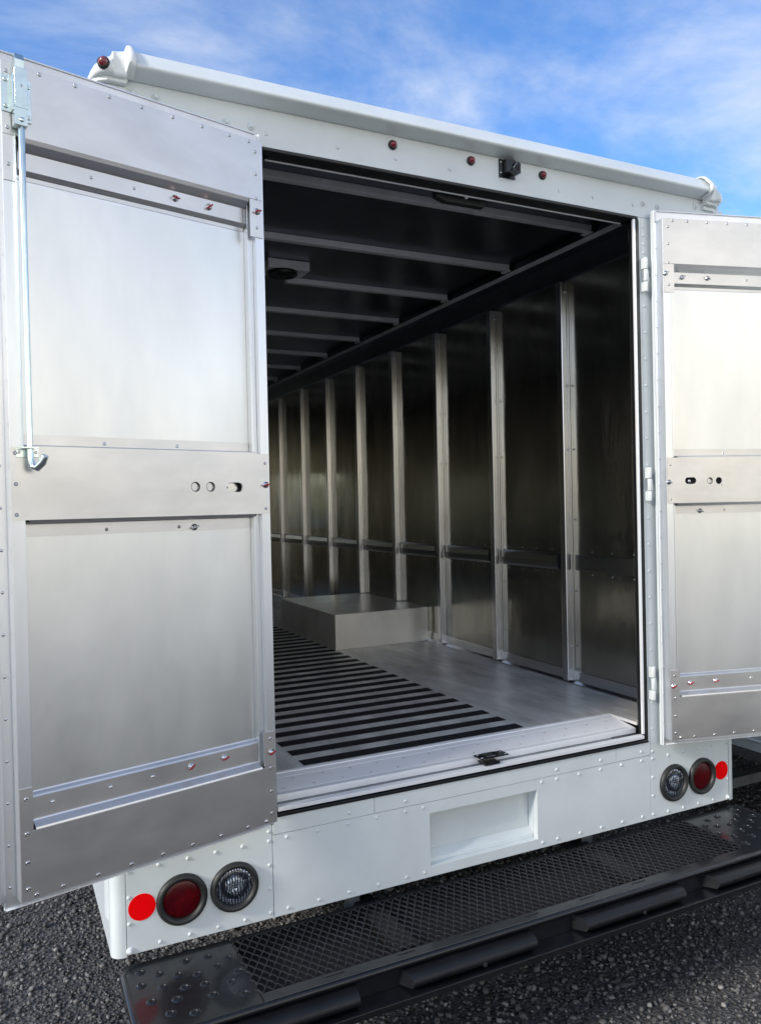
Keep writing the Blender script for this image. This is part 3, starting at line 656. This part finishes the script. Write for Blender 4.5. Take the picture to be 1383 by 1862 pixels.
# end plates with crater dimples
dim = [(-1.112, -0.091), (-1.018, -0.141), (-0.963, -0.127), (-1.061, -0.184), (-1.090, -0.225), (-1.003, -0.249), (-0.945, -0.218), (-0.929, -0.283), (-0.915, -0.180), (-0.975, -0.071), (-0.925, -0.105), (-1.066, -0.120), (-1.010, -0.194), (-1.115, -0.275), (-1.061, -0.300), (-1.150, -0.205), (-1.112, -0.155), (-1.163, -0.124), (-1.035, -0.065), (-1.155, -0.060)]
def endplate(sx):
    p = MB(); o = [(x, y) for x, y in right]; o = [(0.9, -0.012)] + o + [(0.9, -0.348)]
    o = [(sx * (x if x > .905 else XM + 0.002), y) for x, y in o]
    p.prism(o, ZD - 0.005, ZD, 'z', 'blackpaint')
    for x, y in dim:
        if abs(x) < XM + 0.02: continue
        p.lathe((-sx * x, y, ZD), (0, 0, 1), [(0.0145, 0.0), (0.0115, 0.0028), (0.0085, 0.0040), (0.0065, 0.0032), (0.0058, 0.0004)], 'blackpaint', 18)
        p.lathe((-sx * x, y, ZD + 0.0006), (0, 0, 1), [(0.0058, 0), (0.0001, 0)], 'dark', 12)
    p.build('end_plate', bump, bevel=0.001)
endplate(-1); endplate(1)
# rim all the way round
p = MB(); path = [(x, y, ZD - 0.008) for x, y in [(-1.12, -0.012)] + left[::1] + right[::-1] + [(1.12, -0.012)]]
full = [(-1.15, -0.012), (-1.185, -0.027), (-1.2, -0.062)] + [(-1.115 + 0.085 * math.cos(R_(a)), -0.263 + 0.085 * math.sin(R_(a))) for a in np.linspace(180, 270, 9)] + [(1.115 + 0.085 * math.cos(R_(a)), -0.263 + 0.085 * math.sin(R_(a))) for a in np.linspace(270, 360, 9)] + [(1.2, -0.062), (1.185, -0.027), (1.15, -0.012)]
p.tube([(x, y, ZD - 0.007) for x, y in full], 0.0105, 'blackpaint', 12)
inner = [(x * 0.992, y + 0.008) for x, y in full]
vs = [(x, y, ZD - 0.010) for x, y in inner] + [(x, y, 0.376) for x, y in inner]; n_ = len(inner)
p.add(vs, [(i, i + 1, n_ + i + 1, n_ + i) for i in range(n_ - 1)], 'blackpaint', True)
p.box(-1.11, 1.11, -0.326, -0.322, 0.385, 0.446, 'chassis')
p.build('bumper_rim', bump, fix=False)
p = MB()
p.box(-1.12, 1.12, -0.398, -0.3405, 0.379, 0.3835, 'blackpaint'); p.box(-1.12, 1.12, -0.402, -0.3985, 0.366, 0.3835, 'blackpaint')
p.box(-XM, XM, -0.3445, -0.305, ZD - 0.0045, ZD + 0.0005, 'blackpaint'); p.box(-XM, XM, -0.030, -0.012, ZD - 0.004, ZD, 'blackpaint')
for x in np.arange(-0.72, 0.95, 0.215): p.box(x, x + 0.055, -0.318, -0.314, ZD + 0.0006, ZD + 0.0025, 'grate')
for sx in (-1, 1):
    p.box(sx * (XM - 0.004), sx * (XM + .001), -0.304, -0.031, ZD - 0.020, ZD - 0.001, 'blackpaint')
p.build('bumper_channel', bump, bevel=0.001)
# expanded metal grating
p = MB(); sp = 0.0285; yA, yB = -0.304, -0.031; nseg = 12; xs = np.arange(-XM + 0.008, XM - 0.004, sp)
def strand(x, ph):
    vs = []; fs = []; hw = 0.0014
    for i in range(nseg * 2 + 1):
        y = yA + (yB - yA) * i / (nseg * 2); t = i % 4
        off = {0: 0.0, 1: 0.55, 2: 1.0, 3: 0.45}[t] * (sp * 0.5)
        xx = x + (off if ph else -off) + (0 if ph else sp * 0.5) * 0
        zt_ = ZD + (0.0035 if t in (1, 3) else 0.001)
        vs += [(xx - hw, y, zt_ - 0.0032), (xx + hw, y, zt_ - 0.0032), (xx + hw, y, zt_), (xx - hw, y, zt_)]
    for i in range(nseg * 2):
        for j in range(4): fs.append((i * 4 + j, i * 4 + (j + 1) % 4, (i + 1) * 4 + (j + 1) % 4, (i + 1) * 4 + j))
    p.add(vs, fs, 'grate')
for i, x in enumerate(xs): strand(x, True); strand(x, False)
p.build('expanded_grating', bump, fix=False)
# beams, plus added dark sheets standing in for the shade under the grating
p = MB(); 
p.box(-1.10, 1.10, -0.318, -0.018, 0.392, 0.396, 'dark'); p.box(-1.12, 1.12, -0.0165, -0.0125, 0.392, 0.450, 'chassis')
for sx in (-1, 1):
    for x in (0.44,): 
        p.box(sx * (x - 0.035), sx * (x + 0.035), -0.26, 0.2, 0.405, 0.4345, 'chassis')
p.build('beams_and_shade_sheets', bump, bevel=0.002)
for sx in (-1, 1):
    p = MB(); p.box(sx * 0.455, sx * 0.505, 0.045, 0.053, 0.40, 0.56, 'bracket'); p.box(sx * 0.475, sx * 0.481, 0.0535, 0.10, 0.40, 0.56, 'bracket')
    p.build('bumper_bracket', bump, bevel=0.001)
# rubber pads
for cx in (-0.865, -0.295, 0.305, 0.865):
    p = MB(); h = 0.22
    pr = [(-0.3285, 0.386), (-0.3285, 0.432), (-0.340, 0.4335)] + [(-0.362 + 0.030 * math.cos(R_(a)), 0.4095 + 0.0215 * math.sin(R_(a))) for a in range(80, 226, 12)]
    n_ = len(pr); vs = []
    for (x, ins) in ((cx - h, 0), (cx + h, 0)):
        for (y, z) in pr: vs.append((x + (-(y + 0.3285)) * (0.35 if x < cx else -0.10), y, z))
    fs = [(i, (i + 1) % n_, n_ + (i + 1) % n_, n_ + i) for i in range(n_)] + [tuple(range(n_))[::-1], tuple(range(n_, 2 * n_))]
    p.add(vs, fs[:n_], 'rubber', False); p.add(vs, fs[n_:], 'rubber', False)
    p.lathe((cx + 0.03, -0.3925, 0.402), (0, -1, 0.15), [(0.0065, -0.001), (0.0065, 0.0015), (0.0001, 0.0016)], 'dark', 12)
    # hollow ends
    for x, s_ in ((cx - h - 0.0002, -1),):
        p.prism([(x + 0.006 * 1 - 0.0, -0.338), (x + 0.012, -0.352), (x + 0.012 + .0004, -0.352), (x + 0.0064, -0.338)], 0.402, 0.424, 'z', 'dark')
    p.build('rubber_pad', bump, bevel=0.003)

# ================================================================== DOORS
def door(sx, H, ang, name):
    """local x = -u (left, sx=-1) or +u (right, sx=+1); local -y points at the viewer (n)"""
    root_ = MB()
    X = lambda u: sx * u
    def bx(b, u0, u1, n0, n1, z0, z1, k): b.box(X(u0), X(u1), -n0, -n1, z0, z1, k)
    UW = 0.703; ZL, ZH = 0.792, 2.7625
    PN = -0.038
    # skin, rim and stiles
    b = root_
    bx(b, -0.014, 0.728, -0.056, -0.0435, 0.765, 2.806, 'white')                 # painted outer skin
    bx(b, -0.012, 0.7265, -0.0434, -0.0405, 0.767, 2.804, 'extr')                # flange of the pan
    bx(b, 0.0, UW, -0.0404, -0.0385, ZL, ZH, 'extr'); bx(b, -0.009, 0.726, -0.0404, -0.0385, ZH + 0.0005, 2.7995, 'bow')
    # perimeter pan walls (bottom/top lip, stiles)
    bx(b, 0.0, 0.0285, -0.0384, 0.0, ZL, ZH, 'extr'); bx(b, 0.0285, 0.0455, -0.0384, -0.016, 0.96, 2.6, 'extr')
    bx(b, 0.672, UW, -0.0384, 0.0, ZL, ZH, 'extr'); bx(b, 0.664, 0.672, -0.0384, -0.026, 0.96, 2.6, 'extr')
    bx(b, 0.0285, 0.672, -0.0384, 0.0, ZL, ZL + 0.02, 'extr'); bx(b, 0.0285, 0.672, -0.0384, 0.0, ZH - 0.02, ZH, 'extr')
    # narrow raised lines on stile and flange
    bx(b, -0.0117, -0.0095, -0.0404, -0.034, 0.767, 2.804, 'bright')
    bx(b, 0.0, 0.7265, -0.0404, -0.0345, 0.7675, 0.7705, 'bright'); bx(b, 0.0, 0.7265, -0.0404, -0.0345, 2.8, 2.8035, 'extr')
    for z in np.arange(0.82, 2.79, 0.1): b.rivet((X(0.7165), 0.0405, z), (0, -1, 0), 0.0042)
    if sx > 0:
        for z in np.arange(0.86, 2.79, 0.1): b.rivet((X(-0.0045), 0.0405, z), (0, -1, 0), 0.0032)
    # overlapping edge strip on the free side
    b.prism([(X(0.727), 0.058), (X(0.727), 0.036), (X(0.741), 0.032), (X(0.745), 0.040), (X(0.764), 0.044), (X(0.766), 0.058)], 0.79, 2.80, 'z', 'extr')
    dr = b.build(name, van, bevel=0.0012)
    dr.location = H; dr.rotation_euler = (0, 0, ang)
    # recessed sheets
    p = MB(); bx(p, 0.046, 0.6635, PN - 0.0002, PN + 0.001, 1.864, 2.50, 'panel')
    for z in (1.878,):
        for u in (0.466, 0.268): pass
    p.build('upper_sheet', dr)
    p = MB(); bx(p, 0.046, 0.6635, PN - 0.0002, PN + 0.001, 1.04, 1.69, 'panel'); p.build('lower_sheet', dr)
    # top plate with hat bend
    p = MB(); t0, t1 = 0.0005, 0.0025
    bx(p, 0.004, UW - 0.001, t0, t1, 2.592, 2.7615, 'plate'); bx(p, 0.004, 0.046, t0, t1, 2.484, 2.5915, 'plate'); bx(p, 0.6575 if False else 0.674, UW - 0.001, t0, t1, 2.484, 2.5915, 'plate')
    b2 = [(-t1, 2.592), (-t1 + 0.004, 2.583), (0.020, 2.572), (0.024, 2.568), (0.024, 2.526), (0.0265, 2.522), (0.0375, 2.517), (0.0375, 2.506)]
    b2i = [(y + 0.0015, z - 0.001) for y, z in reversed(b2)]
    p.prism(b2 + b2i, X(0.047), X(0.663), 'x', 'plate')
    for u in (0.615, 0.531, 0.446, 0.361, 0.275, 0.190, 0.106, 0.044): p.rivet((X(u), -t1, 2.7535), (0, -1, 0), 0.0052, 'steel', True)
    for z in (2.729, 2.665, 2.595, 2.512): p.rivet((X(0.024), -t1, z), (0, -1, 0), 0.0050, 'steel', True)
    for z in (2.738, 2.607, 2.522): p.rivet((X(0.690), -t1, z), (0, -1, 0), 0.0050, 'steel', True)
    for u in (0.488, 0.376): p.rivet((X(u), 0.024, 2.549), (0, -1, 0), 0.0046, 'steel', True)
    p.build('top_plate', dr, bevel=0.0006)
    # mid plate with lock holes
    p = MB(); z0, z1 = 1.690, 1.8625
    holes = [(0.115, 1.7665, 0.0135, 0.012), (0.190, 1.768, 0.0135, 0), (0.235, 1.768, 0.0135, 0)] if sx < 0 else [(0.100, 1.7745, 0.0125, 0.011), (0.182, 1.773, 0.0125, 0), (0.220, 1.773, 0.0130, 0)]
    yy = -t1; edges = [0.004, 0.060, 0.152, 0.2125, 0.270, UW - 0.001] if sx < 0 else [0.004, 0.060, 0.146, 0.2005, 0.260, UW - 0.001]
    bx(p, edges[0], edges[1], t0, t1, z0, z1, 'plate'); bx(p, edges[4], edges[5], t0, t1, z0, z1, 'plate')
    for i, (cu, cz, r, sl_) in enumerate(holes):
        a, c = sorted((X(edges[i + 1]), X(edges[i + 2])))
        zc0, zc1 = 1.735, 1.805
        p.holecell(a, c, zc0, zc1, X(cu), cz, r, yy, 'plate', sl_, 0.007)
        p.box(a, c, yy, -t0, z0, zc0, 'plate'); p.box(a, c, yy, -t0, zc1, z1, 'plate')
        back = 'plate' if (sx < 0 and i > 0) or (sx > 0 and i == 1) else 'dark'
        bk = 0.012 if back == 'dark' else 0.006
        if sx < 0 and i == 0: back = 'steel'; bk = 0.020
        if back != 'dark' and sl_ == 0: p.lathe((X(cu), yy + 0.0008, cz), (0, -1, 0), [(r, 0), (r * 0.86, 0.0001)], 'dark', 28) if False else p.add([(X(cu) + q_ * math.cos(2 * math.pi * i_ / 28), yy + 0.0012, cz + q_ * math.sin(2 * math.pi * i_ / 28)) for q_ in (r, r * 0.85) for i_ in range(28)], [(i_, (i_ + 1) % 28, 28 + (i_ + 1) % 28, 28 + i_) for i_ in range(28)], 'dark')
        p.box(X(cu) - r - sl_ - .002, X(cu) + r + sl_ + .002, yy + bk, yy + bk + 0.002, cz - r - .002, cz + r + .002, back)
    if sx < 0: p.lathe((X(0.133), yy + 0.018, 1.766), (0, -1, 0), [(0.005, 0), (0.004, 0.003), (0.0001, 0.004)], 'dark', 10)
    else:
        p.lathe((X(0.098), yy + 0.009, 1.773), (0, -1, 0), [(0.007, 0), (0.006, 0.003), (0.0001, 0.004)], 'steel', 12); p.rivet((X(0.232), yy, 1.756), (0, -1, 0), 0.0018, 'dark')
    # hat bends above and below
    up = [(-t1, 1.8625), (-t1, 1.8655), (0.004, 1.8680), (0.034, 1.8685), (0.0355, 1.871), (0.0355, 1.896)]
    p.prism(up + [(y + 0.0014, z - 0.0012) for y, z in reversed(up)], X(0.047), X(0.6625), 'x', 'plate')
    lo = [(-t1, 1.690), (-t1 + 0.003, 1.6835), (0.034, 1.6815), (0.0355, 1.679), (0.0355, 1.649)]
    p.prism(lo + [(y + 0.0014, z + 0.0012) for y, z in reversed(lo)], X(0.047), X(0.6625), 'x', 'plate')
    for u in (0.467, 0.268): p.rivet((X(u), 0.0355, 1.8795), (0, -1, 0), 0.0046); p.rivet((X(u), 0.0355, 1.6605), (0, -1, 0), 0.0046, 'steel', True)
    for z in (1.848, 1.775, 1.703): p.rivet((X(0.692), -t1, z), (0, -1, 0), 0.0050, 'steel', True)
    for z in (1.835, 1.705): p.rivet((X(0.016), -t1, z), (0, -1, 0), 0.0046, 'steel', True)
    p.build('middle_plate', dr, bevel=0.0004)
    # bottom plate
    p = MB()
    bx(p, 0.004, UW - 0.001, t0, t1, 0.797, 0.957, 'plate'); bx(p, 0.004, 0.0405, t0, t1, 0.9575, 1.060, 'plate'); bx(p, 0.672, UW - 0.001, t0, t1, 0.9575, 1.060, 'plate')
    lo = [(-t1, 0.957), (-t1 + 0.0015, 0.9620), (0.004, 0.9635), (0.0215, 0.9700), (0.0235, 0.974), (0.0235, 1.026), (0.026, 1.030), (0.0355, 1.034), (0.0375, 1.038), (0.0375, 1.052)]
    p.prism(lo + [(y + 0.0014, z - 0.0012) for y, z in reversed(lo)], X(0.046), X(0.6665), 'x', 'bright' if False else 'plate')
    for i in range(8): p.rivet((X(0.608 - i * 0.085 if i < 7 else 0.038), -t1, 0.8035), (0, -1, 0), 0.0054, 'steel', i < 7)
    for z in (0.822, 0.886, 0.954, 1.039): p.rivet((X(0.019), -t1, z), (0, -1, 0), 0.0054, 'steel', True)
    for z in (1.034, 0.952, 0.884, 0.822): p.rivet((X(0.687), -t1, z), (0, -1, 0), 0.0056, 'steel', True)
    p.rivet((X(0.669), -t1, 0.803), (0, -1, 0), 0.0056, 'steel', True)
    for u in (0.365, 0.477, 0.62): p.rivet((X(u), 0.0235, 1.004), (0, -1, 0), 0.0056)
    p.build('bottom_plate', dr, bevel=0.0006)
    # screws with red torque marks
    scr = [(0.262, 0.024, 2.549), (0.162, 0.024, 2.548), (0.023, -t1, 2.558), (0.015, -t1, 1.773), (0.016, -t1, 0.999), (0.153, 0.0235, 1.007), (0.255, 0.0235, 1.006), (0.223, 0.0355, 1.658)] if sx < 0 else \
          [(0.097, 0.024, 2.55), (0.204, 0.024, 2.55), (0.010, -t1, 2.554), (0.009, -t1, 1.770), (0.163, 0.0355, 1.659), (0.100, 0.0235, 1.001), (0.208, 0.0235, 1.002), (0.012, -t1, 1.0)]
    for i, (u, y, z) in enumerate(scr):
        q = MB(); c = Vector((X(u), y, z))
        q.lathe(c, (0, -1, 0), [(0.0095, 0), (0.0095, 0.0022), (0.0055, 0.0026), (0.0055, 0.0070), (0.0045, 0.0075), (0.0001, 0.0076)], 'steel', 10)
        a = R_(random.choice([12, 25, -15, 35, 160]) + random.uniform(-8, 8))
        red = 'redwax' if (sx < 0 and i != 7) or (sx > 0 and i in (5, 6, 7)) else 'steel'
        dv = Vector((math.cos(a), 0, math.sin(a))) * 0.0105
        q.tube([c + Vector((0, -0.007, 0)) - dv, c + Vector((0, -0.0098, 0)), c + Vector((0, -0.009, 0)) + dv], [0.0021, 0.0032, 0.0018], red, 8)
        q.build('wing_screw', dr, fix=False)
    # hinges on the hinge edge
    return dr
DL = door(-1, (-0.762, -0.070, 0), R_(13.8), 'rear_door')
DRt = door(1, (0.790, -0.075, 0), R_(-14.0), 'rear_door')

# hinge knuckles (on the body, at both sides)
for sx in (-1, 1):
    for zc in (2.562, 1.765, 1.004):
        b = MB(); h = 0.064
        for i, (a, c) in enumerate(((-h, -h * 0.42), (-h * 0.38, h * 0.30), (h * 0.34, h))):
            b.lathe((sx * 0.762, -0.018, zc + a), (0, 0, 1), [(0.0001, 0), (0.0078, 0.0), (0.0082, 0.001), (0.0082, c - a - 0.001), (0.0078, c - a), (0.0001, c - a)], 'white', 16)
            b.box(sx * (0.753 if i != 1 else 0.762), sx * (0.757 if i != 1 else 0.778), -0.018, -0.0002 if i != 1 else -0.0165, zc + a + .001, zc + c - .001, 'white')
        b.build('door_hinge', van, bevel=0.0008)

# lock rod and top latch of the left door
def rod():
    X = lambda u: -u
    b = MB(); k = 'zinc'
    b.box(X(0.682), X(0.703), -0.0055, -0.0027, 2.642, 2.727, k); b.box(X(0.680), X(0.6835), -0.024, -0.0027, 2.642, 2.727, k)
    b.box(X(0.651), X(0.6795), -0.030, -0.0255, 2.648, 2.742, k); b.box(X(0.6765), X(0.6795), -0.0255, -0.003, 2.648, 2.742, k); b.box(X(0.651), X(0.6535), -0.0255, -0.003, 2.648, 2.742, k)
    b.box(X(0.637), X(0.6508), -0.0065, -0.0028, 2.628, 2.728, k)
    b.rivet((X(0.665), -0.030, 2.70), (0, -1, 0), 0.0035, 'steel', True)
    for u, z, y in ((0.693, 2.716, -0.0055), (0.693, 2.655, -0.0055), (0.6435, 2.712, -0.0065), (0.6435, 2.640, -0.0065)): b.rivet((X(u), y, z), (0, -1, 0), 0.0060, k, True)
    # sliding bolt above the plate
    b.prism([(-0.004, 2.742), (-0.028, 2.742), (-0.029, 2.760), (-0.022, 2.776), (-0.010, 2.779), (-0.004, 2.774)], X(0.657), X(0.6775), 'x', k)
    b.box(X(0.653), X(0.6815), -0.032, -0.008, 2.607, 2.647, k); b.rivet((X(0.666), -0.032, 2.620), (0, -1, 0), 0.006, k)
    b.build('top_latch', DL, bevel=0.0015)
    b = MB()
    b.tube([(X(0.665), -0.022, 2.612), (X(0.665), -0.022, 2.40), (X(0.6645), -0.022, 2.1), (X(0.664), -0.022, 1.862), (X(0.663), -0.023, 1.832), (X(0.660), -0.026, 1.816), (X(0.653), -0.036, 1.812), (X(0.645), -0.050, 1.824), (X(0.641), -0.058, 1.840)], [0.0078, 0.0070, 0.0070, 0.0070, 0.0075, 0.0082, 0.0085, 0.0085, 0.0082], k, 14)
    b.box(X(0.640), X(0.690), -0.0042, -0.0028, 1.838, 1.8615, k); b.box(X(0.648), X(0.684), -0.034, -0.0045, 1.857, 1.8615, k)
    b.rivet((X(0.684), -0.0042, 1.850), (0, -1, 0), 0.004, 'steel', True); b.rivet((X(0.646), -0.0042, 1.850), (0, -1, 0), 0.004, 'steel', True)
    b.build('lock_rod', DL, bevel=0.001)
rod()

# ================================================================== neighbouring van
nv = empty('parked_van', (3.02, 0.0, 0)); tag(nv, 'white van body parked close on the right, mostly hidden behind the open door', 'van')
b = MB(); x0, x1 = -1.22, 1.22
b.box(x0, x1, -0.9, 6.0, 0.472, 2.72, 'nwhite')
b.prism([(x0 + .001, 0.515), (x0 - 0.008, 0.520), (x0 - 0.008, 0.527), (x0 + .001, 0.535)], -0.9, 6.0, 'y', 'nwhite'); b.prism([(x0, 1.2), (x0 - 0.02, 1.21), (x0 - 0.02, 1.24), (x0, 1.25)], -0.9, 6.0, 'y', 'nwhite')
b.build('body', nv, bevel=0.02)
b = MB(); b.box(-1.0, 1.0, -0.8, 5.9, 0.40, 0.470, 'chassis'); b.box(-1.15, 1.15, 0.60, 0.66, 0.20, 0.25, 'bracket'); b.box(-1.1, -0.3, 1.6, 2.6, 0.25, 0.44, 'chassis'); b.build('underframe', nv)
for sx in (-1, 1): wheel(nv, sx * 0.98, 0.75 + 2.6, sx); wheel(nv, sx * 0.98, 5.3, sx)
